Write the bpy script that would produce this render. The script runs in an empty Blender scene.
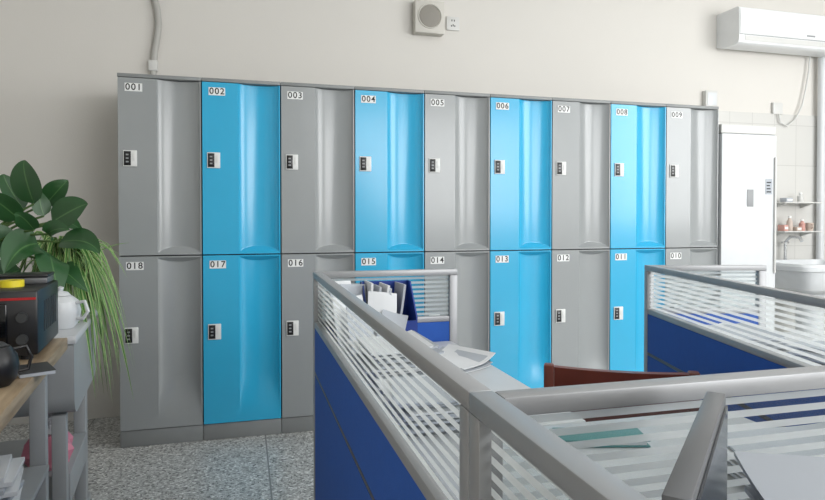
import bpy, bmesh, math, random
from mathutils import Vector, Matrix
random.seed(7)
C = bpy.context.scene.collection
scene = bpy.context.scene
PI = math.pi
R = math.radians

# ---------------------------------------------------------------- camera
CAMZ = 1.108
F = 620.0
YAW, PITCH = R(15.26), R(1.0)
cd = bpy.data.cameras.new('camera')
cam = bpy.data.objects.new('camera', cd)
C.objects.link(cam)
cam.location = (0, 0, CAMZ)
cam.rotation_euler = (PI/2 - PITCH, 0, -YAW)
cd.sensor_width = 36
cd.lens = F/825*36
cd.clip_start = 0.01
SH = (32 - F*math.tan(PITCH))          # lens shift in pixels
cd.shift_y = -SH/825
scene.camera = cam
CM = cam.rotation_euler.to_matrix()

def ray(px, py):
    return CM @ Vector(((px-412.5)/F, (250-SH-py)/F, -1.0))
def at_y(px, py, y):
    d = ray(px, py); t = y/d.y
    return Vector((d.x*t, y, CAMZ + d.z*t))
def at_z(px, py, z):
    d = ray(px, py); t = (z-CAMZ)/d.z
    return Vector((d.x*t, d.y*t, z))

# ---------------------------------------------------------------- materials
def lin(c):
    out = []
    for v in c:
        v = v/255.0
        out.append(v/12.92 if v <= 0.04045 else ((v+0.055)/1.055)**2.4)
    return (out[0], out[1], out[2], 1)
def pm(name, col, rough=0.5, metal=0.0, var=0.06, scale=12.0, bump=0.0, bscale=80.0, coat=0.0, spec=0.5):
    m = bpy.data.materials.new(name); m.use_nodes = True
    nt = m.node_tree; b = nt.nodes['Principled BSDF']
    b.inputs['Roughness'].default_value = rough
    b.inputs['Metallic'].default_value = metal
    b.inputs['Coat Weight'].default_value = coat
    b.inputs['Coat Roughness'].default_value = 0.15
    b.inputs['Specular IOR Level'].default_value = spec
    tc = nt.nodes.new('ShaderNodeTexCoord')
    nz = nt.nodes.new('ShaderNodeTexNoise'); nz.inputs['Scale'].default_value = scale
    nz.inputs['Detail'].default_value = 3
    nt.links.new(tc.outputs['Object'], nz.inputs['Vector'])
    mx = nt.nodes.new('ShaderNodeMix'); mx.data_type = 'RGBA'
    a = lin(col)
    mx.inputs[6].default_value = tuple(max(0, v*(1-var)) for v in a[:3]) + (1,)
    mx.inputs[7].default_value = tuple(min(1, v*(1+var)) for v in a[:3]) + (1,)
    nt.links.new(nz.outputs['Fac'], mx.inputs[0])
    nt.links.new(mx.outputs[2], b.inputs['Base Color'])
    if bump > 0:
        n2 = nt.nodes.new('ShaderNodeTexNoise'); n2.inputs['Scale'].default_value = bscale
        nt.links.new(tc.outputs['Object'], n2.inputs['Vector'])
        bp = nt.nodes.new('ShaderNodeBump'); bp.inputs['Strength'].default_value = bump
        bp.inputs['Distance'].default_value = 0.01
        nt.links.new(n2.outputs['Fac'], bp.inputs['Height'])
        nt.links.new(bp.outputs['Normal'], b.inputs['Normal'])
    return m

M = {}
M['grey'] = pm('locker_grey', (152, 156, 157), 0.28, 0, 0.03, 5, coat=.42)
M['blue'] = pm('locker_blue', (46, 174, 218), 0.26, 0, 0.03, 5, coat=.42)
M['plinth'] = pm('plinth_grey', (138, 141, 141), 0.45)
M['dark'] = pm('gap_dark', (52, 54, 55), 0.6)
M['label'] = pm('label_white', (238, 239, 238), 0.5)
M['ink'] = pm('ink', (20, 20, 22), 0.6)
M['lockwhite'] = pm('lock_white', (228, 229, 227), 0.35)
M['lockblack'] = pm('lock_black', (18, 18, 20), 0.3)
M['wall'] = pm('wall_paint', (219, 216, 210), 0.9, 0, 0.02, 2.0, 0.05, 120)
M['ceil'] = pm('ceiling_paint', (232, 232, 230), 0.95)
M['rail'] = pm('rail_alu', (168, 169, 171), 0.4, 0.3, 0.03)
M['seamrail'] = pm('seam_rail', (84, 90, 104), 0.45, 0.2)
M['fabric'] = pm('partition_blue', (40, 94, 184), 0.75, 0, 0.06, 60, 0.12, 600)
M['desk'] = pm('desk_laminate', (196, 198, 200), 0.4)
M['deskgrey'] = pm('desk_steel', (164, 167, 169), 0.45, 0.0)
M['white'] = pm('white_enamel', (216, 219, 221), 0.3)
M['acwhite'] = pm('ac_white', (232, 234, 235), 0.35)
M['plastic'] = pm('white_plastic', (212, 212, 209), 0.4)
M['seam'] = pm('seam_grey', (150, 152, 154), 0.5)
M['spk'] = pm('speaker_box', (206, 203, 195), 0.55)
M['spkg'] = pm('speaker_grille', (144, 140, 132), 0.6, 0, 0.15, 300)
M['pipe'] = pm('conduit', (178, 177, 172), 0.5)
M['paper'] = pm('paper', (222, 224, 226), 0.85, 0, 0.04)
M['paper2'] = pm('paper_grey', (180, 185, 192), 0.85, 0, 0.06)
M['navy'] = pm('navy_plastic', (30, 60, 142), 0.35)
M['teal'] = pm('teal_cover', (70, 130, 130), 0.5)
M['black'] = pm('black_plastic', (24, 24, 26), 0.35)
M['blackgloss'] = pm('black_glass', (12, 13, 15), 0.12)
M['screen'] = pm('screen_glass', (48, 54, 62), 0.2)
M['bezel'] = pm('dark_silver_bezel', (104, 105, 107), 0.36, 0.4)
M['redwood'] = pm('red_lacquer', (114, 56, 44), 0.36, 0, 0.2, 18)
M['red'] = pm('red_trim', (176, 30, 34), 0.4)
M['yellow'] = pm('yellow_tape', (226, 208, 40), 0.45)
M['pink'] = pm('pink_plastic', (222, 140, 162), 0.35, 0, 0.25, 30)
M['clear'] = pm('milky_plastic', (214, 214, 218), 0.25, 0, 0.12, 40)
M['pot'] = pm('terracotta', (120, 84, 62), 0.7)
M['potw'] = pm('white_pot', (210, 212, 208), 0.35)
M['soil'] = pm('soil', (48, 36, 28), 0.95)
M['stem'] = pm('stem_green', (72, 100, 48), 0.5)
M['brown'] = pm('brown_glaze', (200, 184, 172), 0.4)
M['soapred'] = pm('pale_red_pack', (206, 156, 146), 0.45)
M['steel'] = pm('chrome', (200, 202, 204), 0.18, 0.9)

def leaf_mat(name, dark, light, stripe, rough=.35):
    m = pm(name, dark, rough, 0, 0.3, 9)
    nt = m.node_tree; b = nt.nodes['Principled BSDF']
    uv = nt.nodes.new('ShaderNodeUVMap')
    sp = nt.nodes.new('ShaderNodeSeparateXYZ')
    nt.links.new(uv.outputs['UV'], sp.inputs[0])
    mr = nt.nodes.new('ShaderNodeMath'); mr.operation = 'SUBTRACT'; mr.inputs[1].default_value = 0.5
    nt.links.new(sp.outputs['X'], mr.inputs[0])
    ab = nt.nodes.new('ShaderNodeMath'); ab.operation = 'ABSOLUTE'
    nt.links.new(mr.outputs[0], ab.inputs[0])
    th = nt.nodes.new('ShaderNodeMath'); th.operation = 'GREATER_THAN' if stripe > 0 else 'LESS_THAN'
    th.inputs[1].default_value = abs(stripe)
    nt.links.new(ab.outputs[0], th.inputs[0])
    mx = nt.nodes.new('ShaderNodeMix'); mx.data_type = 'RGBA'
    prev = b.inputs['Base Color'].links[0].from_socket
    nt.links.new(th.outputs[0], mx.inputs[0])
    nt.links.new(prev, mx.inputs[6]); mx.inputs[7].default_value = lin(light)
    nt.links.new(mx.outputs[2], b.inputs['Base Color'])
    return m
M['leafdark'] = leaf_mat('leaf_dark', (44, 86, 46), (80, 118, 70), -0.025, .38)
M['leafspider'] = leaf_mat('leaf_spider', (74, 126, 54), (172, 196, 128), 0.31, .45)

def wood_mat():
    m = bpy.data.materials.new('table_wood'); m.use_nodes = True
    nt = m.node_tree; b = nt.nodes['Principled BSDF']; b.inputs['Roughness'].default_value = 0.5
    tc = nt.nodes.new('ShaderNodeTexCoord'); mp = nt.nodes.new('ShaderNodeMapping')
    mp.inputs['Scale'].default_value = (22, 2, 22)
    nt.links.new(tc.outputs['Object'], mp.inputs[0])
    nz = nt.nodes.new('ShaderNodeTexNoise'); nz.inputs['Scale'].default_value = 2.5; nz.inputs['Detail'].default_value = 6
    nt.links.new(mp.outputs[0], nz.inputs['Vector'])
    cr = nt.nodes.new('ShaderNodeValToRGB')
    cr.color_ramp.elements[0].position = 0.3; cr.color_ramp.elements[0].color = lin((136, 114, 88))
    cr.color_ramp.elements[1].position = 0.7; cr.color_ramp.elements[1].color = lin((186, 164, 134))
    nt.links.new(nz.outputs['Fac'], cr.inputs[0]); nt.links.new(cr.outputs[0], b.inputs['Base Color'])
    return m
M['wood'] = wood_mat()

def floor_mat():
    m = bpy.data.materials.new('terrazzo'); m.use_nodes = True
    nt = m.node_tree; b = nt.nodes['Principled BSDF']; b.inputs['Roughness'].default_value = 0.35
    tc = nt.nodes.new('ShaderNodeTexCoord')
    v = nt.nodes.new('ShaderNodeTexVoronoi'); v.inputs['Scale'].default_value = 125
    nt.links.new(tc.outputs['Object'], v.inputs['Vector'])
    s = nt.nodes.new('ShaderNodeSeparateColor'); nt.links.new(v.outputs['Color'], s.inputs[0])
    cr = nt.nodes.new('ShaderNodeValToRGB')
    e = cr.color_ramp.elements
    e[0].position = 0.0; e[0].color = lin((92, 93, 92))
    e[1].position = 1.0; e[1].color = lin((240, 240, 238))
    for p, c in ((0.22, (158, 159, 157)), (0.5, (184, 185, 183)), (0.8, (204, 205, 203))):
        x = cr.color_ramp.elements.new(p); x.color = lin(c)
    nt.links.new(s.outputs[0], cr.inputs[0])
    sp = nt.nodes.new('ShaderNodeSeparateXYZ'); nt.links.new(tc.outputs['Object'], sp.inputs[0])
    def line(sock, off, period):
        a = nt.nodes.new('ShaderNodeMath'); a.operation = 'SUBTRACT'; a.inputs[1].default_value = off - period*20
        nt.links.new(sock, a.inputs[0])
        mo = nt.nodes.new('ShaderNodeMath'); mo.operation = 'MODULO'; mo.inputs[1].default_value = period
        nt.links.new(a.outputs[0], mo.inputs[0])
        l = nt.nodes.new('ShaderNodeMath'); l.operation = 'LESS_THAN'; l.inputs[1].default_value = 0.007
        nt.links.new(mo.outputs[0], l.inputs[0]); return l.outputs[0]
    lx = line(sp.outputs['X'], 0.10, 0.9); ly = line(sp.outputs['Y'], 0.62, 0.9)
    mxm = nt.nodes.new('ShaderNodeMath'); mxm.operation = 'MAXIMUM'
    nt.links.new(lx, mxm.inputs[0]); nt.links.new(ly, mxm.inputs[1])
    mx = nt.nodes.new('ShaderNodeMix'); mx.data_type = 'RGBA'
    nt.links.new(mxm.outputs[0], mx.inputs[0]); nt.links.new(cr.outputs[0], mx.inputs[6])
    mx.inputs[7].default_value = lin((126, 127, 126))
    nt.links.new(mx.outputs[2], b.inputs['Base Color'])
    return m
M['floor'] = floor_mat()

def tile_mat():
    m = bpy.data.materials.new('white_tile'); m.use_nodes = True
    nt = m.node_tree; b = nt.nodes['Principled BSDF']; b.inputs['Roughness'].default_value = 0.2
    tc = nt.nodes.new('ShaderNodeTexCoord'); mp = nt.nodes.new('ShaderNodeMapping')
    mp.inputs['Rotation'].default_value = (PI/2, 0, 0)
    nt.links.new(tc.outputs['Object'], mp.inputs[0])
    br = nt.nodes.new('ShaderNodeTexBrick'); br.offset = 0
    br.inputs['Color1'].default_value = lin((212, 211, 207)); br.inputs['Color2'].default_value = lin((209, 208, 204))
    br.inputs['Mortar'].default_value = lin((196, 195, 191)); br.inputs['Scale'].default_value = 1
    br.inputs['Mortar Size'].default_value = 0.003; br.inputs['Brick Width'].default_value = 0.2; br.inputs['Row Height'].default_value = 0.3
    nt.links.new(mp.outputs[0], br.inputs['Vector'])
    nt.links.new(br.outputs['Color'], b.inputs['Base Color'])
    return m
M['tile'] = tile_mat()

def glass_mat():
    m = bpy.data.materials.new('striped_glass'); m.use_nodes = True
    nt = m.node_tree; nt.nodes.remove(nt.nodes['Principled BSDF']); out = nt.nodes['Material Output']
    tc = nt.nodes.new('ShaderNodeTexCoord'); sp = nt.nodes.new('ShaderNodeSeparateXYZ')
    nt.links.new(tc.outputs['Object'], sp.inputs[0])
    dv = nt.nodes.new('ShaderNodeMath'); dv.operation = 'DIVIDE'; dv.inputs[1].default_value = 0.0132
    nt.links.new(sp.outputs['Z'], dv.inputs[0])
    fr = nt.nodes.new('ShaderNodeMath'); fr.operation = 'FRACT'; nt.links.new(dv.outputs[0], fr.inputs[0])
    gt = nt.nodes.new('ShaderNodeMath'); gt.operation = 'GREATER_THAN'; gt.inputs[1].default_value = 0.48
    nt.links.new(fr.outputs[0], gt.inputs[0])
    tr = nt.nodes.new('ShaderNodeBsdfTransparent'); tr.inputs[0].default_value = (0.90, 0.93, 0.925, 1)
    df = nt.nodes.new('ShaderNodeBsdfDiffuse'); df.inputs[0].default_value = lin((232, 236, 236))
    tl = nt.nodes.new('ShaderNodeBsdfTranslucent'); tl.inputs[0].default_value = lin((232, 236, 236))
    fz = nt.nodes.new('ShaderNodeMixShader'); fz.inputs[0].default_value = 0.5
    nt.links.new(df.outputs[0], fz.inputs[1]); nt.links.new(tl.outputs[0], fz.inputs[2])
    wh = nt.nodes.new('ShaderNodeMixShader'); wh.inputs[0].default_value = 0.12
    nt.links.new(fz.outputs[0], wh.inputs[1]); nt.links.new(tr.outputs[0], wh.inputs[2])
    cl = nt.nodes.new('ShaderNodeMixShader'); cl.inputs[0].default_value = 0.06
    nt.links.new(tr.outputs[0], cl.inputs[1]); nt.links.new(fz.outputs[0], cl.inputs[2])
    mx = nt.nodes.new('ShaderNodeMixShader')
    nt.links.new(gt.outputs[0], mx.inputs[0]); nt.links.new(cl.outputs[0], mx.inputs[1]); nt.links.new(wh.outputs[0], mx.inputs[2])
    nt.links.new(mx.outputs[0], out.inputs[0])
    return m
M['glass'] = glass_mat()

# ---------------------------------------------------------------- mesh builder
class MB:
    def __init__(s): s.bm = bmesh.new(); s.uv = s.bm.loops.layers.uv.new('UVMap')
    def _merge(s, b2, mi=0, mat=None):
        if mat is not None: bmesh.ops.transform(b2, matrix=mat, verts=b2.verts)
        mp = {v: s.bm.verts.new(v.co) for v in b2.verts}
        for f in b2.faces:
            try: nf = s.bm.faces.new([mp[v] for v in f.verts])
            except ValueError: continue
            nf.material_index = mi
        b2.free()
    def box(s, x0, x1, y0, y1, z0, z1, mi=0, bev=0.0, mat=None, seg=2):
        b = bmesh.new(); bmesh.ops.create_cube(b, size=1)
        for v in b.verts:
            v.co = Vector(((x0+x1)/2 + v.co.x*(x1-x0), (y0+y1)/2 + v.co.y*(y1-y0), (z0+z1)/2 + v.co.z*(z1-z0)))
        if bev > 0: bmesh.ops.bevel(b, geom=b.edges[:], offset=bev, segments=seg, affect='EDGES', profile=0.5)
        s._merge(b, mi, mat); return s
    def tube(s, pts, r, seg=12, mi=0, cap=True):
        pts = [Vector(p) for p in pts]; n = len(pts)
        rs = r if isinstance(r, (list, tuple)) else [r]*n
        rings = []; up = None
        for i, p in enumerate(pts):
            t = (pts[min(i+1, n-1)] - pts[max(i-1, 0)]).normalized()
            if up is None: up = Vector((0, 0, 1)) if abs(t.z) < 0.9 else Vector((1, 0, 0))
            a = t.cross(up).normalized(); up = a.cross(t).normalized()
            rings.append([s.bm.verts.new(p + (a*math.cos(2*PI*k/seg) + up*math.sin(2*PI*k/seg))*rs[i]) for k in range(seg)])
        for i in range(n-1):
            for k in range(seg):
                f = s.bm.faces.new((rings[i][k], rings[i][(k+1) % seg], rings[i+1][(k+1) % seg], rings[i+1][k])); f.material_index = mi
        if cap:
            for rg in (rings[0], rings[-1]):
                f = s.bm.faces.new(rg); f.material_index = mi
        return s
    def lathe(s, prof, c=(0, 0, 0), seg=32, mi=0, mat=None):
        b = bmesh.new(); rings = []
        for r, z in prof:
            if r < 1e-5: rings.append([b.verts.new((c[0], c[1], c[2]+z))])
            else: rings.append([b.verts.new((c[0]+r*math.cos(2*PI*k/seg), c[1]+r*math.sin(2*PI*k/seg), c[2]+z)) for k in range(seg)])
        for A, B in zip(rings, rings[1:]):
            for k in range(seg):
                k2 = (k+1) % seg
                if len(A) == 1 and len(B) == 1: continue
                if len(A) == 1: b.faces.new((A[0], B[k2], B[k]))
                elif len(B) == 1: b.faces.new((A[k], A[k2], B[0]))
                else: b.faces.new((A[k], A[k2], B[k2], B[k]))
        s._merge(b, mi, mat); return s
    def prism(s, poly, x0, x1, mi=0):      # poly of (y,z) extruded along x
        a = [s.bm.verts.new((x0, p[0], p[1])) for p in poly]; b = [s.bm.verts.new((x1, p[0], p[1])) for p in poly]
        n = len(poly)
        for i in range(n):
            f = s.bm.faces.new((a[i], a[(i+1) % n], b[(i+1) % n], b[i])); f.material_index = mi
        s.bm.faces.new(a[::-1]).material_index = mi; s.bm.faces.new(b).material_index = mi
        return s
    def quad(s, *p):
        s.bm.faces.new([s.bm.verts.new(q) for q in p]); return s
    def leaf(s, pts, w, nrm, prof, fold=0.25, mi=0, across=4):
        pts = [Vector(p) for p in pts]; n = len(pts); rows = []
        for i, p in enumerate(pts):
            t = (pts[min(i+1, n-1)] - pts[max(i-1, 0)]).normalized()
            sd = t.cross(Vector(nrm))
            if sd.length < 1e-4: sd = Vector((1, 0, 0))
            sd.normalize(); up = sd.cross(t).normalized()
            hw = w*prof(i/(n-1))*0.5
            rows.append([s.bm.verts.new(p + sd*hw*(2*k/across-1) + up*hw*fold*abs(2*k/across-1)) for k in range(across+1)])
        for i in range(n-1):
            for k in range(across):
                f = s.bm.faces.new((rows[i][k], rows[i][k+1], rows[i+1][k+1], rows[i+1][k])); f.material_index = mi
                us = ((k/across, i/(n-1)), ((k+1)/across, i/(n-1)), ((k+1)/across, (i+1)/(n-1)), (k/across, (i+1)/(n-1)))
                for l, u in zip(f.loops, us): l[s.uv].uv = u
        return s
    def mesh_in(s, me, mi, mat):
        b = bmesh.new(); b.from_mesh(me); s._merge(b, mi, mat); return s
    def mesh(s, name, mats, smooth=True, ang=35, fixn=True):
        if fixn: bmesh.ops.recalc_face_normals(s.bm, faces=s.bm.faces)
        me = bpy.data.meshes.new(name); s.bm.to_mesh(me); s.bm.free()
        for m in (mats if isinstance(mats, (list, tuple)) else [mats]): me.materials.append(m)
        if smooth:
            for p in me.polygons: p.use_smooth = True
            me.set_sharp_from_angle(angle=R(ang))
        return me
    def build(s, name, mats, parent=None, **k):
        return link(name, s.mesh(name, mats, **k), parent)
def link(name, me, parent=None, loc=(0, 0, 0), rz=0):
    o = bpy.data.objects.new(name, me); C.objects.link(o); o.parent = parent
    o.location = loc; o.rotation_euler = (0, 0, rz); return o
def tag(o, label, cat, group=None):
    o['label'] = label; o['category'] = cat
    if group: o['group'] = group
    return o
def thing(name, label, cat, loc=(0, 0, 0), rz=0, group=None):
    o = bpy.data.objects.new(name, None); C.objects.link(o); o.empty_display_size = 0.1
    o.location = loc; o.rotation_euler = (0, 0, rz); return tag(o, label, cat, group)
def struct(o): o['kind'] = 'structure'; return o

def text_mesh(txt, size):
    cu = bpy.data.curves.new('t', 'FONT'); cu.body = txt; cu.size = size; cu.align_x = 'CENTER'; cu.align_y = 'CENTER'
    cu.space_character = 1.18; cu.offset = size*0.014
    ob = bpy.data.objects.new('t', cu); C.objects.link(ob)
    bpy.context.view_layer.update()
    dg = bpy.context.evaluated_depsgraph_get()
    me = bpy.data.meshes.new_from_object(ob.evaluated_get(dg))
    bpy.data.objects.remove(ob); return me

# ---------------------------------------------------------------- room
WY = 3.75
XL, XR, YF, CZ = -1.45, 5.3, -3.6, 3.1
struct(MB().box(XL-.1, XR+.1, YF-.1, WY+.1, -.1, 0).build('floor', M['floor']))
struct(MB().box(XL-.1, XR+.1, YF-.1, WY+.1, CZ, CZ+.1).build('ceiling', M['ceil']))
struct(MB().box(XL-.1, XR+.1, WY, WY+.1, 0, CZ).build('wall_back', M['wall']))
struct(MB().box(XL-.1, XL, YF, WY, 0, CZ).build('wall_left', M['wall']))
struct(MB().box(XR, XR+.1, YF, WY, 0, CZ).build('wall_right', M['wall']))
struct(MB().box(XL-.1, XR+.1, YF-.1, YF, 0, CZ).build('wall_front', M['wall']))
struct(MB().box(2.9, XR-.001, WY-.012, WY-.0005, 0, 1.88, bev=0).build('trim_1', M['tile']))

# ---------------------------------------------------------------- lockers
LX0, LY, LW = -0.5775, 3.226, 0.38128
Z1, Z2, Z3 = 0.080, 0.925, 1.80
def sstep(t):
    t = max(0, min(1, t)); return t*t*(3-2*t)
def door_mesh(w, h, mat, name, upper):
    x0, x1 = 0.003, w-0.003
    z0, z1 = 0.003, h-0.003
    top = z1-0.006
    LA, LB = 0.46*w, 0.978*w
    xs = [x0 + (LA-x0)*i/4 for i in range(4)] + [LA + (LB-LA)*(.5-.5*math.cos(PI*i/36)) for i in range(37)] + [x1]
    if upper:
        zs = [z0 + 0.008 + 0.045*i/16 for i in range(17)]
        zs = [z0] + zs + [zs[-1] + (z1-zs[-1])*i/5 for i in range(1, 6)]
    else:
        a = top-0.05
        zs = [z0 + .25*i/10 for i in range(10)] + [z0+.25 + (a-z0-.25)*i/4 for i in range(5)] + [a+0.05*i/16 for i in range(1, 17)] + [z1]
    D = 0.035
    def dep(x, z):
        s = (x-LA)/(LB-LA)
        if s <= 1e-6 or s >= 1-1e-6: return 0
        d = D*(4*s*(1-s))**.7
        if upper: d = min(d, max(0, (z-z0-0.008))*1.1)
        else:
            d = min(d, max(0, (top-z))*1.5)
            d *= sstep((z-z0)/.25)
        return d
    b = MB(); bm = b.bm
    g = [[bm.verts.new((x, dep(x, z), z)) for x in xs] for z in zs]
    for j in range(len(zs)-1):
        for i in range(len(xs)-1):
            bm.faces.new((g[j][i], g[j][i+1], g[j+1][i+1], g[j+1][i]))
    ring = g[0][:] + [g[j][-1] for j in range(1, len(zs))] + g[-1][-2::-1] + [g[j][0] for j in range(len(zs)-2, 0, -1)]
    bk = [bm.verts.new((v.co.x, 0.04, v.co.z)) for v in ring]
    n = len(ring)
    for i in range(n):
        bm.faces.new((ring[i], bk[i], bk[(i+1) % n], ring[(i+1) % n]))
    bm.faces.new(bk)
    return b.mesh(name, mat, ang=22)
doors = {}
for c in ('grey', 'blue'):
    doors[c, 0] = door_mesh(LW, Z2-Z1, M[c], 'door_low_'+c, False)
    doors[c, 1] = door_mesh(LW, Z3-0.018-Z2, M[c], 'door_up_'+c, True)
def body_mesh(h, mat):
    return MB().box(0.001, LW-0.001, 0.041, 0.480, 0.0005, h-0.0005).mesh('locker_body', mat, smooth=False)
bodies = {0: body_mesh(Z2-Z1, M['dark']), 1: body_mesh(Z3-0.018-Z2, M['dark'])}
cap_me = MB().box(0.0005, LW-0.0005, 0.0, 0.480, 0, 0.018, bev=0.003).mesh('locker_cap', M['plinth'])
plinth_me = MB().box(0.001, LW-0.001, 0.004, 0.475, 0, Z1-0.001, bev=0.003).mesh('plinth', M['plinth'])
lk = MB(); lk.box(-0.031, 0.031, -0.006, -0.0005, -0.039, 0.039, 0, 0.0025)
lk.box(0.011, 0.024, -0.008, -0.0058, -0.012, 0.026, 0, 0.001)
case_me = lk.mesh('lock_case', M['lockwhite'])
ld = MB(); ld.box(-0.027, 0.004, -0.0078, -0.0058, -0.034, 0.034, 0, 0.001)
for k in range(3): ld.box(-0.018, -0.006, -0.0084, -0.0077, -0.020+0.017*k, -0.013+0.017*k, 1)
dial_me = ld.mesh('lock_dial', [M['lockblack'], M['seam']])
def numlabel(txt):
    b = MB(); b.box(-0.039, 0.039, -0.0022, -0.0004, -0.0195, 0.0195, 0)
    t = text_mesh(txt, 0.043)
    b.mesh_in(t, 1, Matrix.Translation((0, -0.0027, 0)) @ Matrix.Rotation(PI/2, 4, 'X'))
    bpy.data.meshes.remove(t)
    return b.mesh('number_label', [M['label'], M['ink']], smooth=False, fixn=False)
for i in range(9):
    col = 'grey' if i % 2 == 0 else 'blue'
    for tier in (1, 0):
        num = '%03d' % (i+1 if tier else 18-i)
        zb = Z2 if tier else 0.0
        h = (Z3-0.018-Z2) if tier else (Z2-Z1)
        off = 0.0 if tier else Z1
        row = 'upper' if tier else 'lower'
        t = thing('locker', '%s plastic locker numbered %s in the %s row' % (col, num, row), 'locker',
                  (LX0+LW*i, LY, zb), 0, '%s row of numbered lockers' % row)
        link('locker_body', bodies[tier], t, (0, 0, off))
        d = link('door', doors[col, tier], t, (0, 0, off))
        link('number_label', numlabel(num), d, (0.073, 0, h-0.048))
        link('lock_case', case_me, d, (0.056, 0, h/2+0.04))
        link('lock_dial', dial_me, d, (0.056, 0, h/2+0.04))
        if tier: link('locker_cap', cap_me, t, (0, 0, h))
        else: link('plinth', plinth_me, t)

# ---------------------------------------------------------------- things on the back wall
p = at_y(427, 20, WY)
t = thing('wall_speaker', 'square pale grey speaker with round grille high on the wall', 'speaker', (p.x, WY, p.z))
MB().box(-.095, .095, -.065, -.0005, -.100, .100, 0, .006).build('speaker_box', M['spk'], t)
g = MB(); rot = Matrix.Rotation(PI/2, 4, 'X')
g.lathe([(0, .003), (.06, .0025), (.068, .0), (.068, -.004), (0, -.004)], seg=36, mat=Matrix.Translation((0, -.067, .004)) @ rot)
gr = g.build('speaker_grille', M['spkg'], t)
rg = MB()
rg.tube([(0.074*math.cos(a*PI/18), -.067, .004+0.074*math.sin(a*PI/18)) for a in range(37)], .004, 8, cap=False)
rg.build('grille_ring', M['spk'], t)
p = at_y(452.5, 24, WY)
t = thing('wall_socket', 'small white wall socket right of the wall speaker', 'socket', (p.x, WY, p.z))
MB().box(-.043, .043, -.012, -.0005, -.043, .043, 0, .004).build('face_plate', M['plastic'], t)
s = MB()
for dx, dz, w, hh in ((-.008, .018, .003, .012), (.008, .018, .003, .012), (0, -.012, .003, .014), (-.011, -.016, .003, .01), (.011, -.016, .003, .01)):
    s.box(dx-w, dx+w, -.0128, -.0118, dz-hh/2, dz+hh/2)
s.build('socket_holes', M['dark'], t)
cpx = [(140, -34), (148, -18), (154, -4), (157.5, 10), (158.5, 24), (157, 38), (154.5, 52), (153.3, 66), (153, 82), (153, 100), (153, 120)]
pts = [at_y(px, py, WY-.0182) for px, py in cpx]
pts.append(Vector((pts[-1].x, WY-.0182, 0)))
t = thing('conduit_pipe', 'bent grey conduit running down the wall behind the lockers', 'pipe', (pts[-1].x, WY, 0))
MB().tube([q - Vector((pts[-1].x, WY, 0)) for q in pts], .0178, 14).build('pipe', M['pipe'], t)
q = at_y(153.2, 66, WY-.018) - Vector((pts[-1].x, WY, 0))
MB().box(q.x-.023, q.x+.023, q.y-.0195, q.y+.0175, q.z-.03, q.z+.03, 0, .004).build('pipe_clip', M['plastic'], t)
p = at_y(711, 99, WY-.03)
t = thing('junction_box', 'small white box on the wall above the last grey locker', 'junction box', (p.x, WY, p.z))
MB().box(-.05, .05, -.04, -.0005, -.06, .06, 0, .006).build('box_body', M['plastic'], t)
MB().box(-.038, .038, -.043, -.0395, -.045, .045, 0, .002).build('cover', M['white'], t)

# air conditioner
ax0, ax1, az0, az1 = 3.29, 4.22, 2.31, 2.565
t = thing('air_conditioner', 'white wall-mounted air conditioner at the top right', 'air conditioner', (ax0, WY, az0))
Lc = ax1-ax0; H = az1-az0
prof = [(-.0008, .02), (-.0008, H), (-.195, H), (-.208, H-.008), (-.212, H-.03), (-.213, H*.5), (-.212, .03), (-.206, .010), (-.185, 0), (-.06, 0)]
MB().prism(prof, 0, Lc).build('body', M['acwhite'], t, ang=25)
f = MB(); f.prism([(-.2125, H-.012), (-.2155, H-.014), (-.2175, H*.5), (-.2165, .070), (-.2133, .070), (-.2133, H*.5)], .006, Lc-.006)
f.build('front_panel', M['acwhite'], t, ang=25)
lv = MB(); lv.prism([(-.2128, .058), (-.2155, .057), (-.2148, .022), (-.2125, .024)], .05, Lc-.05)
lv.build('louver', M['plastic'], t)
MB().box(.004, Lc-.004, -.2142, -.2122, .0615, .0660).build('seam_line', M['seam'], t)
MB().box(Lc*.62, Lc*.70, -.2180, -.2166, .085, .097).build('display', M['seam'], t)
ACO = Vector((ax0, WY, az0))
pts = [at_y(px, py, WY-.03) for px, py in ((810, 52), (809, 70), (806, 88), (802, 106), (795, 120), (787, 126), (780, 122), (779, 114))]
pts[0].z = az0 + .015
MB().tube([q_ - ACO for q_ in pts], .006, 8).build('power_cord', M['plastic'], t)
p = pts[-1]
t = thing('wall_socket', 'small white wall socket where the looping cord ends', 'socket', (p.x, WY-.0005, p.z))
MB().box(-.043, .043, -.022, -.0005, -.0, .086, 0, .004).build('face_plate', M['plastic'], t)
p = at_y(821, 150, WY-.05)
t = tag(MB().tube([(p.x, WY-.05, 0), (p.x, WY-.05, 2.309)], .026, 16).build('drain_pipe', M['white']), 'white vertical pipe below the air conditioner', 'pipe')

# ---------------------------------------------------------------- refrigerator
fx0, fx1, fy0, fz = 2.90, 3.325, 3.25, 1.70
t = thing('refrigerator', 'tall narrow white refrigerator beside the last locker', 'refrigerator', ((fx0+fx1)/2, fy0, 0))
hw = (fx1-fx0)/2
MB().box(-hw, hw, .047, .46, .03, fz, 0, .006).build('body', M['white'], t)
d = MB().box(-hw, hw, 0, .0465, .08, fz-.058, 0, .008).build('door', M['white'], t)
MB().box(-hw, hw, .006, .0465, fz-.056, fz, 0, .006).build('top_panel', M['plastic'], t)
MB().box(-.02, .03, -.003, -.0005, 1.18, 1.29, 0, .001).build('display_panel', M['seam'], d)
MB().box(.125, .175, -.0025, -.0005, 1.26, 1.36).build('sticker', M['paper2'], d)
mm = MB()
for k in range(4): mm.box(.132, .132+.035-.005*(k % 3), -.0032, -.0024, 1.272+.02*k, 1.280+.02*k)
mm.build('sticker_print', M['ink'], d, smooth=False)
MB().box(hw-.022, hw-.008, -.012, -.0005, .75, 1.5, 0, .004).build('handle', M['plastic'], d)
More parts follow.
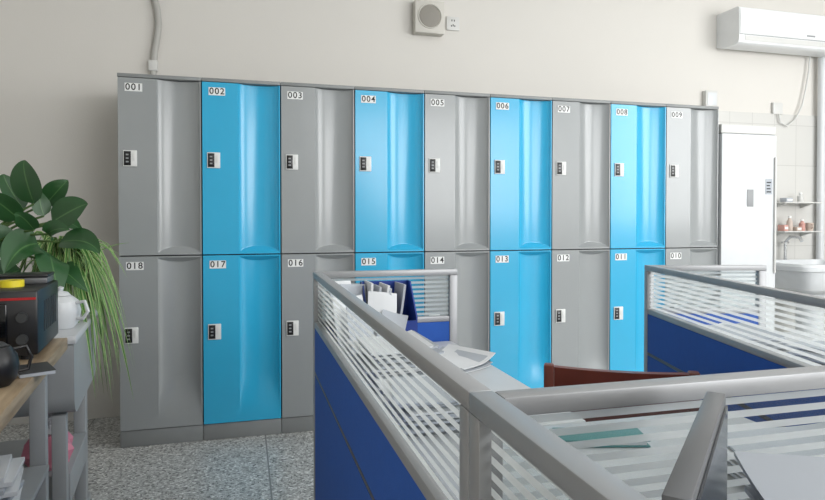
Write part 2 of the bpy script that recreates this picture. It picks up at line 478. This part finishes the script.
for sx in (-1, 1):
    for y in (.09, .42):
        MB().lathe([(0, 0), (.02, 0), (.02, .031), (0, .031)], (sx*(hw-.05), y, 0), 12).build('foot', M['dark'], t)

# ---------------------------------------------------------------- sink corner
sx, sy = 3.86, 3.45
t = thing('wash_basin', 'squarish white ceramic wash basin with a raised rim right of the refrigerator', 'sink', (sx, sy, 0))
b = MB()
def oval(w, d, z, n=64, e=6):
    out = []
    for k in range(n):
        a = 2*PI*k/n + .001; c, s_ = math.cos(a), math.sin(a)
        out.append((math.copysign(abs(c)**(2/e), c)*w, math.copysign(abs(s_)**(2/e), s_)*d, z))
    return out
def loft(b, rings, mi=0):
    vs = [[b.bm.verts.new(p) for p in r] for r in rings]
    n = len(vs[0])
    for A, B in zip(vs, vs[1:]):
        for k in range(n): b.bm.faces.new((A[k], A[(k+1) % n], B[(k+1) % n], B[k])).material_index = mi
    b.bm.faces.new(vs[0][::-1]).material_index = mi; b.bm.faces.new(vs[-1]).material_index = mi
loft(b, [oval(.16, .12, .59), oval(.24, .18, .62), oval(.285, .22, .68), oval(.305, .235, .75), oval(.345, .258, .757), oval(.35, .262, .785), oval(.342, .256, .80), oval(.31, .225, .80), oval(.29, .21, .72), oval(.18, .14, .63)])
b.build('basin', M['white'], t, ang=28)
MB().lathe([(0, 0), (.13, 0), (.13, .03), (.09, .1), (.085, .5), (.12, .5895), (0, .5895)], (0, .03, 0), 28).build('pedestal', M['white'], t)
f = MB(); f.tube([(0, .24, .80), (0, .24, .93), (0, .2, .97), (0, .12, .97), (0, .1, .94)], .011, 10); f.box(-.03, .03, .235, .25, .92, .935)
f.build('faucet', M['steel'], t)
def shelf(y, label):
    p0 = at_y(778, y, 3.66); p1 = at_y(815, y, 3.66)
    t = thing('wall_shelf', label, 'shelf', (p0.x, WY-.0125, p0.z), 0, 'thin shelves above the basin')
    sl = p1.x-p0.x
    MB().box(0, sl, -.14, -.0005, -.009, 0, 0, .003).build('board', M['plastic'], t)
    for x in (.05, sl-.05):
        MB().prism([(-.0005, -.0095), (-.11, -.0095), (-.0005, -.045)], x-.004, x+.004).build('bracket', M['plastic'], t)
    return p0.z
z_lo = shelf(231, 'lower thin white shelf on the tiled wall above the basin')
z_hi = shelf(202, 'upper thin white shelf on the tiled wall above the basin')
SG = 'things on the shelves above the basin'
def shelf_box(px, w, h, mat, label, z, nm='soap_box', cat='box'):
    q = at_y(px, 228, 3.66)
    t = thing(nm, label, cat, (q.x, 3.66, z), 0, SG)
    MB().box(-w/2, w/2, -.03, .03, .0003, h, 0, .004).build('carton', mat, t)
    MB().box(-w/2+.006, w/2-.006, -.032, -.0295, h*.3, h*.7, 0).build('band', M['label'], t)
def shelf_bottle(px, h, mat, label, z):
    q = at_y(px, 228, 3.66)
    t = thing('bottle', label, 'bottle', (q.x, 3.66, z), 0, SG)
    MB().lathe([(0, .0003), (.019, .0003), (.021, .006), (.021, h*.62), (.009, h*.8), (.009, h*.86), (0, h*.86)], seg=20).build('bottle_body', mat, t)
    MB().lathe([(0, h*.862), (.012, h*.862), (.012, h), (0, h)], seg=16).build('cap', M['label'], t)
shelf_box(783, .04, .045, M['soapred'], 'pale red and white carton at the left end of the lower wall shelf', z_lo)
shelf_bottle(789.5, .11, M['brown'], 'taller pale bottle beside the red carton on the lower wall shelf', z_lo)
shelf_box(796, .045, .03, M['brown'], 'low pale carton in the middle of the lower wall shelf', z_lo)
shelf_bottle(802, .085, M['soapred'], 'short pale red bottle between the low carton and the mug', z_lo)
shelf_box(786, .06, .03, M['paper2'], 'low grey carton at the left of the upper wall shelf', z_hi)
shelf_bottle(800, .07, M['plastic'], 'small white bottle on the upper wall shelf', z_hi)
q = at_y(809.5, 228, 3.66)
t = thing('cup', 'pale mug at the right end of the lower wall shelf', 'cup', (q.x, 3.66, z_lo), R(70), SG)
MB().lathe([(0, .0003), (.024, .0003), (.028, .06), (.025, .06), (.022, .008), (0, .008)], seg=24).build('cup_body', M['brown'], t)
MB().tube([(-.027, 0, .048), (-.044, 0, .044), (-.046, 0, .027), (-.025, 0, .016)], .004, 8).build('cup_handle', M['brown'], t)

# ---------------------------------------------------------------- desk partitions
PH = 0.958
TH = 0.022
RH = 0.017
def partition(label, p0, p1, posts=(True, True), name='desk_partition', low=0.0):
    p0 = Vector((p0[0], p0[1], 0)); p1 = Vector((p1[0], p1[1], 0)); dv = p1-p0; L = dv.length
    t = thing(name, label, 'partition', p0, math.atan2(dv.y, dv.x), 'blue and glass desk partitions')
    h = TH/2; PW = .024; e0 = PW+.0005 if posts[0] else 0.0; e1 = L-PW-.0005 if posts[1] else L
    MB().box(0, L, -h, h, PH-RH, PH, 0, .0015, seg=2).build('top_rail', M['rail'], t)
    zt = PH-RH-.0005
    MB().quad((e0, 0, .8215), (e1, 0, .8215), (e1, 0, zt), (e0, 0, zt)).build('glass', M['glass'], t, smooth=False)
    MB().box(e0, e1, -h+.001, h-.001, .805, .821, 0, .0015).build('middle_rail', M['rail'], t)
    MB().box(e0, e1, -.009, .009, .6845, .8045).build('fabric_panel', M['fabric'], t)
    MB().box(e0, e1, -.0095, .0095, .674, .684, 0, .002).build('seam_rail', M['seamrail'], t)
    MB().box(e0, e1, -.009, .009, .0905, .6735).build('fabric_panel', M['fabric'], t)
    MB().box(e0, e1, -h+.001, h-.001, .03, .090, 0, .003).build('bottom_rail', M['rail'], t)
    if posts[0]: MB().box(0, PW, -h, h, 0, PH-RH-.0005, 0, .0015).build('post', M['rail'], t)
    if posts[1]: MB().box(L-PW, L, -h, h, 0, PH-RH-.0005, 0, .0015).build('post', M['rail'], t)
    return t
PX = 0.198
G = TH/2+.0005
partition('long partition with striped glass running from the near corner post toward the lockers', (PX, 1.743), (PX, .502))
partition('short far wing partition behind the navy file holder', (PX+G, 1.732), (.607, 1.732), (False, True))
partition('nearest partition continuing from the corner post to the bottom edge', (PX, .501), (PX, -.35))
partition('front partition with striped glass running right from the corner post', (PX+G, .487), (.90, .487), (False, True))
ph = R(14)
EX, EY = 1.246, 1.711
ed = Vector((-math.sin(ph), -math.cos(ph)))
fd = Vector((math.cos(ph), -math.sin(ph)))
partition('right-hand partition slanting toward the camera beside the brown chair', (EX, EY), (EX+ed.x*1.15, EY+ed.y*1.15))
w0 = Vector((EX, EY)) + fd*G + ed*.012
partition('short far wing partition at the right, near the refrigerator', w0, w0+fd*.36, (False, True))

# desks
def desk(label, x0, x1, y0, y1, loc=(0, 0), rz=0):
    t = thing('desk', label, 'desk', (loc[0], loc[1], 0), rz)
    MB().box(x0, x1, y0, y1, .725, .75, 0, .004).build('desktop', M['desk'], t)
    for x in (x0+.03, x1-.03):
        for y in (y0+.03, y1-.03):
            MB().box(x-.018, x+.018, y-.018, y+.018, 0, .7248, 0, .003).build('leg', M['rail'], t)
    MB().box(x0+.05, x1-.05, y0+.028, y0+.032, .45, .7245).build('modesty_panel', M['desk'], t)
    return t
desk('pale grey desk along the long partition, under the file holder', PX+.022, .585, .972, 1.712)
desk('pale grey desk behind the front partition glass', PX+.022, .87, .506, .968)
rr_ = Vector((EX+ed.x*1.13, EY+ed.y*1.13))
desk('pale grey desk behind the right-hand partition', .022, .50, .03, 1.085, rr_, -ph)
desk('pale grey desk on the near side of the front partition', PX+.022, .86, -.10, .466)

# file holder and papers on far desk
DZ = .7503
HX, HY = .385, 1.665
t = thing('file_holder', 'navy open file holder standing on the far desk corner', 'file holder', (HX, HY, DZ), 0)
b = MB()
b.box(-.07, .07, -.05, .05, 0, .006)
for sx0 in (-.07, .066):
    b.prism([(-.05, .0062), (.05, .0062), (.05, .18), (.02, .18), (-.05, .09)], sx0, sx0+.004)
b.box(-.0658, .0658, .046, .05, .0062, .18); b.box(-.0658, .0658, -.05, -.046, .0062, .08)
b.build('holder_shell', M['navy'], t, smooth=False)
MB().prism([(-.0455, .0065), (.0455, .0065), (.0455, .165), (.01, .165), (-.0455, .085)], .004, .007).build('divider', M['navy'], t, smooth=False)
def bent(w, h, th, amp, sd):
    rr = random.Random(sd); b = MB(); nu, nv = 6, 8
    p1, p2, k1, k2 = rr.uniform(0, 6), rr.uniform(0, 6), rr.uniform(2, 4), rr.uniform(2, 5)
    def f(u, v): return amp*v*(math.sin(p1+k1*u+1.5*v)+.6*math.sin(p2+k2*v)+.5*v)
    lay = []
    for s_ in (0, 1):
        lay.append([[b.bm.verts.new(((u/nu-.5)*w, f(u/nu, v/nv)+s_*th, v/nv*h)) for u in range(nu+1)] for v in range(nv+1)])
    A, B = lay
    for v in range(nv):
        for u in range(nu):
            b.bm.faces.new((A[v][u], A[v][u+1], A[v+1][u+1], A[v+1][u])); b.bm.faces.new((B[v][u], B[v+1][u], B[v+1][u+1], B[v][u+1]))
    for v in range(nv):
        b.bm.faces.new((A[v][0], A[v+1][0], B[v+1][0], B[v][0])); b.bm.faces.new((A[v][nu], B[v][nu], B[v+1][nu], A[v+1][nu]))
    for u in range(nu):
        b.bm.faces.new((A[0][u], B[0][u], B[0][u+1], A[0][u+1])); b.bm.faces.new((A[nv][u], A[nv][u+1], B[nv][u+1], B[nv][u]))
    return b
for k_, (x, lean, hh, mt, nm) in enumerate(((-.058, 3, .175, 'paper', 'white booklet leaning leftmost in the navy file holder'), (-.045, 6, .165, 'paper2', 'greyish booklet second from left in the navy file holder'), (-.031, 9, .17, 'paper', 'white booklet third from left in the navy file holder'), (-.016, 9, .16, 'paper2', 'greyish booklet next to the divider of the navy file holder'), (.018, 7, .17, 'paper2', 'greyish booklet in the right slot of the navy file holder'))):
    bk = thing('booklet', nm, 'booklet', (HX+x, HY, DZ+.0075), 0, 'booklets in the navy file holder')
    b = bent(.08, hh, .006, .004, k_+40)
    bmesh.ops.transform(b.bm, matrix=Matrix.Rotation(R(lean), 4, 'Y') @ Matrix.Rotation(PI/2, 4, 'Z'), verts=b.bm.verts)
    b.build('pages', M[mt], bk)
NL = [0]
def leaning(x, y, rz, lx, ly, w, h, label, mt):
    bk = thing('booklet', label, 'booklet', (x, y, DZ), R(rz), 'loose papers leaning along the long partition')
    m = Matrix.Translation((0, 0, .003+abs(math.sin(R(ly)))*w/2)) @ Matrix.Rotation(R(-lx), 4, 'X') @ Matrix.Rotation(R(ly), 4, 'Y')
    NL[0] += 1
    b = bent(w, h, .002, .006, NL[0])
    bmesh.ops.transform(b.bm, matrix=m, verts=b.bm.verts); b.build('cover', M[mt], bk)
    b = bent(w-.006, h-.006, .003, .006, NL[0])
    bmesh.ops.transform(b.bm, matrix=m @ Matrix.Translation((0, .0024, .003)), verts=b.bm.verts); b.build('pages', M['paper'], bk)
leaning(.265, 1.645, 30, 10, 3, .07, .185, 'narrow white paper leaning leftmost beside the navy file holder', 'paper')
leaning(.292, 1.620, 24, 12, 5, .08, .178, 'greyish paper leaning second beside the navy file holder', 'paper2')
leaning(.345, 1.590, 8, 12, 8, .08, .155, 'small white tilted paper leaning in front of the navy file holder', 'paper')
leaning(.258, 1.590, 40, 12, 4, .065, .17, 'greyish paper leaning third along the long partition', 'paper2')
leaning(.300, 1.565, 20, 15, -8, .08, .15, 'low white paper tilted forward of the greyish leaning papers', 'paper')
leaning(.355, 1.555, -6, 24, 16, .07, .11, 'low greyish paper slumped below the small white tilted paper', 'paper2')
leaning(.254, 1.535, 50, 14, 6, .06, .155, 'white paper leaning beyond the farther paper heap', 'paper')
leaning(.290, 1.505, 36, 20, 10, .08, .130, 'greyish low paper leaning nearest the farther paper heap', 'paper2')
def sheets(loc, rz, w, d, n, label, cat='paper', grp=None, curl=.012, mat='paper', z0=DZ, sd=1, step=.0028, jit=.012, ja=.12):
    rr = random.Random(sd)
    t = thing('paper_stack', label, cat, (loc[0], loc[1], z0), rz, grp)
    for i in range(n):
        b = MB(); N = 10; dx, dy, a = rr.uniform(-jit, jit), rr.uniform(-jit, jit), rr.uniform(-ja, ja)
        z = .0006+i*step
        top, bot = [], []
        for j in range(N+1):
            u = j/N
            zz = z + curl*(i+1)/n*max(0, u-.45)**2*3
            top.append((( u-.5)*w, zz+step*.65)); bot.append(((u-.5)*w, zz))
        poly = bot + top[::-1]
        vs0 = [b.bm.verts.new((p[0], -d/2, p[1])) for p in poly]; vs1 = [b.bm.verts.new((p[0], d/2, p[1])) for p in poly]
        m = len(poly)
        for q in range(m): b.bm.faces.new((vs0[q], vs0[(q+1) % m], vs1[(q+1) % m], vs1[q]))
        for j in range(N):
            for vs in (vs0, vs1):
                b.bm.faces.new((vs[j], vs[j+1], vs[m-2-j], vs[m-1-j]))
        bmesh.ops.transform(b.bm, matrix=Matrix.Translation((dx, dy, 0)) @ Matrix.Rotation(a, 4, 'Z'), verts=b.bm.verts)
        b.build('sheet', M[mat if i % 2 == 0 else 'paper2'], t)
    return t
sheets((.49, 1.42), .5, .12, .15, 5, 'curled white sheets lying open on the far desk', curl=.02, sd=3)
sheets((.315, 1.315), .1, .13, .18, 15, 'messy heap of papers behind the long partition glass, farther one', sd=5, step=.0058, jit=.015, ja=.16)
sheets((.320, 1.065), -.1, .13, .17, 10, 'messy heap of papers behind the long partition glass, nearer one', sd=6, step=.0055, jit=.015, ja=.18)
q = at_z(600, 441, DZ)
t = thing('folder', 'teal folder lying behind the front partition glass', 'folder', (q.x, q.y, DZ), -.26)
MB().box(-.07, .07, -.03, .03, .0003, .003, 0, .001).build('back_cover', M['teal'], t)
MB().box(-.067, .065, -.027, .027, .0032, .009).build('pages', M['paper'], t)
MB().box(-.07, .07, -.03, .03, .0092, .012, 0, .001).build('front_cover', M['teal'], t)
sheets((.735, .66), -.2, .18, .20, 8, 'pile of white papers behind the front partition glass', sd=12, step=.005)
for i, (a, bq, lab, n_) in enumerate(((.16, .92, 'scattered papers near the far end of the right-hand desk', 6), (.28, .62, 'scattered papers in the middle of the right-hand desk', 8), (.16, .36, 'scattered papers at the near end of the right-hand desk', 5))):
    w = rr_ + fd*a - ed*bq
    sheets((w.x, w.y), -ph+.25*i, .17, .22, n_, lab, sd=20+i, step=.006, jit=.02, ja=.3)

# small screen standing in the near corner
P1 = Vector((.386, .426)); P2 = Vector((.222, .268))
dv = (P1-P2); L = dv.length; mid = (P1+P2)/2
NZ = .7503
ma = math.atan2(dv.y, dv.x)
t = thing('monitor', 'small dark screen with grey edge standing across the near corner', 'monitor', (mid.x, mid.y, NZ), ma)
T = .0145
MB().box(-L/2, L/2, .0, T, .035, .212, 0, .0008).build('casing', M['bezel'], t)
MB().box(-L/2+.007, L/2-.007, -.002, -.0003, .045, .204).build('screen', M['screen'], t)
MB().box(-.02, .02, .002, .012, .006, .0348).build('neck', M['bezel'], t)
MB().box(-.05, .05, 0, .05, .0003, .0058, 0, .002).build('base', M['bezel'], t)
# paper tray beside the screen
a_ = Vector((.42, .907)).normalized(); b_ = Vector((a_.y, -a_.x))
tc_ = Vector((.415, .466)) - a_*.105 + b_*.105
ta = math.atan2(a_.y, a_.x)
t = thing('document_tray', 'black two-tier document tray under the near paper pile at lower right', 'tray', (tc_.x, tc_.y, NZ), ta)
b = MB()
for z in (.0003, .040, .076): b.box(-.098, .098, -.10, .10, z, z+.004)
for x in (-.095, .095):
    for y in (-.097, .097): b.box(x-.003, x+.003, y-.003, y+.003, .0, .084)
b.build('tray_shell', M['black'], t, smooth=False)
sheets(tc_, ta, .18, .18, 10, 'thick untidy pile of white papers on the black tray at the lower right corner', curl=.012, sd=14, z0=NZ+.0845, step=.006, jit=.011, ja=.13)

# ---------------------------------------------------------------- chair
A = at_z(549, 365, .735); B = at_z(694, 373, .735)
cx, cy = (A.x+B.x)/2, (A.y+B.y)/2
rz = math.atan2(B.y-A.y, B.x-A.x); cw = min((B-A).length, .40)
t = thing('wooden_chair', 'reddish brown wooden chair with plain low back', 'chair', (cx, cy, 0), rz)
hw = cw/2
def crail(z0, z1, th=.022, w=hw, d=.007):
    b = MB(); n = 14; rows = []
    for i in range(n+1):
        x = -w+2*w*i/n; y = -d*(1-(2*i/n-1)**2)
        dz = .003*(1-(2*i/n-1)**2)
        rows.append([b.bm.verts.new(v) for v in ((x, y-th/2, z0), (x, y+th/2, z0), (x, y+th/2, z1-dz), (x, y-th/2, z1-dz))])
    for A_, B_ in zip(rows, rows[1:]):
        for k in range(4): b.bm.faces.new((A_[k], A_[(k+1) % 4], B_[(k+1) % 4], B_[k]))
    b.bm.faces.new(rows[0]); b.bm.faces.new(rows[-1][::-1])
    return b
crail(.56, .733, w=hw-.013).build('backrest', M['redwood'], t)
for s_ in (-1, 1):
    MB().box(s_*hw-.0125, s_*hw+.0125, -.015, .015, 0, .738, 0, .004).build('leg', M['redwood'], t)
    MB().box(s_*(hw-.005)-.0125, s_*(hw-.005)+.0125, .34, .37, 0, .4248, 0, .004).build('leg', M['redwood'], t)
MB().box(-hw-.005, hw+.005, .0165, .39, .425, .455, 0, .01).build('seat', M['redwood'], t)
MB().box(-hw+.013, hw-.013, -.008, .008, .37, .41).build('stretcher', M['redwood'], t)

# ---------------------------------------------------------------- left corner : wooden table
TA = R(6)
TO = Vector((-.51, 2.06, 0))
def tw(x, y, z=0):
    return Vector((TO.x + x*math.cos(TA) - y*math.sin(TA), TO.y + x*math.sin(TA) + y*math.cos(TA), z))
t = thing('work_table', 'wood-topped table with grey metal legs at the left edge', 'table', TO, TA)
MB().box(-.70, 0, -1.5, 0, .715, .75, 0, .003).build('tabletop', M['wood'], t)
for x in (-.67, -.06):
    for y in (-1.45, -.10):
        MB().box(x-.02, x+.02, y-.02, y+.02, 0, .7148, 0, .003).build('leg', M['deskgrey'], t)
MB().box(-.648, -.03, -1.42, -.13, .405, .42, 0, .002).build('shelf', M['deskgrey'], t)
MB().box(-.07, -.05, -1.428, -.122, .66, .7147).build('apron', M['deskgrey'], t)
# toaster oven : front faces the camera side of the table
OH = .175
oy = -.30
t = thing('toaster_oven', 'low wide black toaster oven with red trim on the wooden table', 'oven', tw(-.022, -.01, .7503), TA)
for x in (-.40, -.03):
    for y in (-.27, -.03): MB().lathe([(0, .0002), (.014, .0002), (.014, .012), (0, .012)], (x, y, 0), 12).build('foot', M['black'], t)
MB().box(-.44, 0, oy, 0, .0125, OH, 0, .006).build('casing', M['black'], t)
d = MB().box(-.43, -.065, oy-.013, oy-.0005, .028, .146, 0, .003).build('oven_door', M['blackgloss'], t)
MB().tube([(-.41, oy-.013, .13), (-.41, oy-.032, .133), (-.085, oy-.032, .133), (-.085, oy-.013, .13)], .0055, 8).build('handle', M['black'], d)
MB().box(-.435, -.004, oy-.004, oy-.0005, .153, .159).build('trim', M['red'], t)
for z in (.055, .11):
    MB().lathe([(0, 0), (.013, 0), (.012, .016), (0, .016)], seg=16, mat=Matrix.Translation((-.034, oy-.0005, z)) @ Matrix.Rotation(PI/2, 4, 'X')).build('knob', M['dark'], t)
vs = MB()
for k in range(7): vs.box(.0002, .0012, -.22+.027*k, -.21+.027*k, .06, .14)
vs.build('side_vents', M['dark'], t, smooth=False)
OT = .7503+OH+.0002
q = tw(-.105, -.18, OT)
t = thing('tape_roll', 'yellow tape roll lying on the black oven', 'tape', q)
MB().lathe([(.015, 0), (.029, 0), (.029, .017), (.015, .017), (.015, 0)], seg=28).build('tape', M['yellow'], t)
MB().lathe([(.011, .0005), (.0145, .0005), (.0145, .0155), (.011, .0155), (.011, .0005)], seg=28).build('core', M['black'], t)
q = tw(-.09, -.08, OT)
t = thing('plastic_box', 'flat dark box on the far end of the oven', 'box', q, TA)
MB().box(-.06, .06, -.05, .05, 0, .018, 0, .004).build('box_body', M['bezel'], t)
MB().box(-.062, .062, -.052, .052, .0182, .026, 0, .003).build('box_lid', M['black'], t)
q = at_z(-6, 386, .7503)
t = thing('kettle', 'rounded black kettle on the wooden table at the left edge', 'kettle', (q.x, q.y, .7503), R(-150))
MB().lathe([(0, .0002), (.030, .0002), (.041, .013), (.047, .04), (.043, .065), (.03, .084), (0, .086)], seg=32).build('kettle_body', M['black'], t)
MB().lathe([(0, .0865), (.026, .0855), (.018, .092), (.006, .094), (.008, .102), (0, .104)], seg=20).build('lid', M['dark'], t)
MB().tube([(.043, 0, .045), (.06, 0, .06), (.066, 0, .075)], [.010, .008, .006], 10).build('spout', M['black'], t)
MB().tube([(-.036, 0, .073), (-.06, 0, .077), (-.07, 0, .052), (-.064, 0, .026), (-.045, 0, .024)], .004, 8).build('handle', M['black'], t)
q = at_z(34, 372, .7503)
t = thing('notepad', 'small dark notepad lying on the wooden table between kettle and oven', 'notepad', (q.x, q.y, .7503), R(25))
MB().box(-.035, .035, -.05, .05, .0002, .008, 0, .001).build('pages', M['paper2'], t)
MB().box(-.036, .036, -.051, .051, .0082, .0105, 0, .001).build('cover', M['dark'], t)
# under table
q = tw(-.105, -.42, .4205)
t = thing('booklet_stack', 'stack of white booklets on the shelf under the wooden table', 'booklets', q, TA)
rr = random.Random(4)
for k in range(9):
    a = rr.uniform(-.14, .14); z = k*.012
    MB().box(-.05, .05, -.08, .08, z+.0003, z+.0113, 0, .001, mat=Matrix.Translation((rr.uniform(-.016, .016), rr.uniform(-.016, .016), 0)) @ Matrix.Rotation(a, 4, 'Z')).build('booklet', M['paper' if k % 3 else 'paper2'], t)
# grey steel desk behind
t = thing('steel_desk', 'grey stepped steel desk in the corner under the plants', 'desk', TO, TA)
MB().box(-.70, .02, .03, .62, .72, .75, 0, .010).build('desktop', M['desk'], t)
b = MB()
def rnd(y0, y1, z0, z1, r, n=6):
    out = [(y0, z1), (y1, z1)]
    out += [(y1-r+r*math.cos(a), z0+r-r*math.sin(a)) for a in [PI/2*i/n for i in range(n+1)]]
    out += [(y0+r-r*math.sin(a), z0+r-r*math.cos(a)) for a in [PI/2*i/n for i in range(n+1)]]
    return out
b.prism(rnd(.035, .615, .50, .7195, .06), -.66, .012)
b.build('upper_cabinet', M['deskgrey'], t, smooth=True)
for x in (-.66, -.035):
    MB().box(x-.02, x+.02, .06, .10, .03, .4995, 0, .003).build('leg', M['deskgrey'], t)
    MB().box(x-.02, x+.02, .52, .58, .03, .4995, 0, .003).build('leg', M['deskgrey'], t)
    MB().box(x-.025, x+.025, .02, .62, 0, .0298, 0, .005).build('foot_bar', M['deskgrey'], t)
MB().box(-.639, -.010, .105, .515, .20, .30, 0, .004).build('lower_box', M['deskgrey'], t)
q = tw(-.085, .20, .3005)
t = thing('plastic_bag', 'crumpled pink and milky plastic bag on the box of the steel desk', 'bag', q, TA)
def crumple(rings_, sd, amp):
    rr = random.Random(sd); out = []
    for z, r in rings_:
        out.append([((r+rr.uniform(-amp, amp))*math.cos(2*PI*k/20), (r+rr.uniform(-amp, amp))*math.sin(2*PI*k/20), z+.0005+(rr.uniform(-.006, .006) if z > .01 else 0)) for k in range(20)])
    return out
b = MB(); loft(b, crumple(((0, .05), (.02, .064), (.05, .068), (.08, .06), (.105, .045)), 11, .013)); b.build('bag_body', M['pink'], t, ang=18)
b = MB(); loft(b, crumple(((.115, .044), (.13, .032), (.14, .022), (.152, .034), (.166, .05)), 12, .010)); b.build('bag_neck', M['clear'], t, ang=18)
MB().tube([(.02, 0, .158), (.035, .01, .172), (.0, .02, .182), (-.03, .01, .172), (-.02, 0, .158)], .004, 6).build('handle_loop', M['clear'], t)
# teapot
q = tw(-.045, .185, .7505)
t = thing('teapot', 'small white ceramic teapot below the spider plant', 'teapot', q, R(160))
k_ = 1.1
MB().lathe([(r*k_, z*k_) for r, z in [(0, .0002), (.035, .0002), (.05, .02), (.055, .05), (.048, .08), (.03, .095), (0, .097)]], seg=28).build('pot_body', M['white'], t)
MB().lathe([(r*k_, z*k_) for r, z in [(0, .0975), (.028, .0965), (.02, .106), (.006, .11), (.01, .12), (0, .125)]], seg=20).build('lid', M['white'], t)
MB().tube([Vector(p)*k_ for p in [(.05, 0, .04), (.072, 0, .055), (.082, 0, .08), (.09, 0, .092)]], [.015, .012, .009, .008], 10).build('spout', M['white'], t)
MB().tube([Vector(p)*k_ for p in [(-.048, 0, .075), (-.075, 0, .08), (-.085, 0, .05), (-.07, 0, .03), (-.052, 0, .03)]], .006, 8).build('handle', M['white'], t)

# ---------------------------------------------------------------- plants
q = tw(-.085, .47, .7505)
t = thing('spider_plant', 'full spiky spider plant with pale striped arching leaves over the desk edge', 'plant', q)
MB().lathe([(0, .0002), (.06, .0002), (.066, .01), (.085, .15), (.09, .15), (.09, .165), (.078, .165), (.074, .14), (0, .138)], seg=32).build('pot', M['potw'], t)
MB().lathe([(0, .1385), (.073, .1405), (.0, .148)], seg=24).build('soil', M['soil'], t)
rr = random.Random(33); b = MB()
for k in range(230):
    a = rr.uniform(0, 2*PI)
    if rr.random() < .58: a = rr.uniform(-1.9, .7)
    dx, dy = math.cos(a), math.sin(a)
    reach = rr.uniform(.08, .25)
    A_ = rr.uniform(.3, .95); B_ = A_ + rr.uniform(-.20, .36)
    if dx < -.2: reach *= .7; B_ = A_ + rr.uniform(-.18, .05)
    if dy > .3: reach *= .7
    ph0, wob = rr.uniform(0, 6.28), rr.uniform(0, .07)
    pts = []; n = 12
    for i in range(n+1):
        u = i/n
        r = reach*u**.95 + .012
        z = .148 + A_*u*.72 - B_*u**2*.93
        if r < .105: z = max(z, .172 if r > .05 else .148)
        if dx*r < .115: z = max(z, .03)
        o_ = wob*math.sin(ph0+u*3)*u
        pts.append((dx*r - dy*o_, dy*r + dx*o_, z))
    b.leaf(pts, rr.uniform(.010, .019), (dx*.3+rr.uniform(-.5, .5), dy*.3-.3+rr.uniform(-.5, .5), 1), lambda u: min(1, .5+u*2)*(1-u**2.2)**.9+.01, .3, across=6)
b.build('foliage', M['leafspider'], t, fixn=False, ang=180)
# broad-leaf plant
q = tw(-.31, .36, .7505)
t = thing('broad_leaf_plant', 'loose leggy plant with large separate green leaves behind the oven', 'plant', q)
MB().lathe([(0, .0002), (.07, .0002), (.075, .01), (.1, .17), (.107, .17), (.107, .19), (.094, .19), (.088, .16), (0, .158)], seg=32).build('pot', M['pot'], t)
MB().lathe([(0, .159), (.087, .1605), (.0, .17)], seg=24).build('soil', M['soil'], t)
leaves = [ # base px, tip px, depth offset base, tip, width
 ((34, 204), (25, 160), 0, -.02, .125), ((52, 222), (88, 204), .0, -.05, .105), ((20, 220), (-16, 196), -.02, -.08, .12),
 ((38, 244), (4, 274), -.06, -.17, .15), ((16, 246), (-26, 242), -.02, -.12, .12), ((50, 254), (60, 302), -.05, -.15, .11),
 ((60, 242), (100, 254), -.02, -.10, .09), ((46, 204), (68, 180), .06, .05, .08), ((24, 210), (4, 174), .06, .05, .09),
 ((20, 270), (-12, 304), -.04, -.13, .13), ((34, 230), (14, 214), -.10, -.16, .075), ((56, 266), (88, 292), -.01, -.08, .09),
 ((48, 234), (70, 230), -.09, -.15, .065), ((44, 216), (40, 190), .03, .04, .06), ((66, 222), (84, 232), .05, .02, .05)]
bs = MB(); bl = MB(); o = Vector(q)
Y0 = q.y
rr = random.Random(8)
for (b0, t0, yb, yt, w) in leaves:
    p = at_y(b0[0], b0[1], Y0+yb) - o; e = at_y(t0[0], t0[1], Y0+yt) - o
    L_ = (e-p).length
    side = Vector((rr.uniform(-.25, .25), 0, rr.uniform(-.1, .1)))*L_
    mid = (p+e)/2 + Vector((0, -.15, .25))*L_ + side
    pts = []
    for i in range(15):
        u = i/14
        pts.append(p*(1-u)**2 + mid*2*u*(1-u) + e*u*u)
    nr = (0.15+rr.uniform(-.6, .6), -.75+rr.uniform(-.25, .25), .6+rr.uniform(-.6, .3))
    bl.leaf(pts, min(w, L_*.75), nr, lambda u: (math.sin(PI*min(1, u**.58))**.9 if 0 < u < 1 else 0)+.012, rr.uniform(.05, .4), across=6)
    root = Vector((random.uniform(-.03, .03), random.uniform(-.03, .03), .163))
    c1 = root + Vector((0, 0, .14))
    bs.tube([root*(1-u)**2 + c1*2*u*(1-u) + p*u*u for u in [i/8 for i in range(9)]], [.0065-.0028*i/8 for i in range(9)], 7)
bs.build('stem', M['stem'], t)
bl.build('foliage', M['leafdark'], t, fixn=False, ang=180)

# ---------------------------------------------------------------- light
def area(name, loc, target, sx, sy, power, col):
    l = bpy.data.lights.new(name, 'AREA'); l.shape = 'RECTANGLE'; l.size = sx; l.size_y = sy; l.energy = power; l.color = col
    o = bpy.data.objects.new(name, l); C.objects.link(o); o.location = loc
    o.rotation_euler = (Vector(target)-Vector(loc)).to_track_quat('-Z', 'Y').to_euler(); return o
area('window_light_right', (5.2, 0.9, 1.9), (2.0, 2.6, 1.2), 3.4, 1.8, 138, (.98, .99, 1.0))
area('window_light_front', (3.0, -3.4, 1.9), (2.0, 3.0, 1.1), 4.0, 1.8, 168, (.98, .99, 1.0))
area('ceiling_bounce', (2.4, 0.5, 3.05), (2.4, 0.5, 0), 4.0, 4.0, 34, (.98, .99, 1.0))
w = bpy.data.worlds.new('world'); scene.world = w; w.use_nodes = True
w.node_tree.nodes['Background'].inputs[0].default_value = (.9, .95, 1, 1)
w.node_tree.nodes['Background'].inputs[1].default_value = .5
scene.view_settings.view_transform = 'Standard'
scene.view_settings.exposure = 0.0
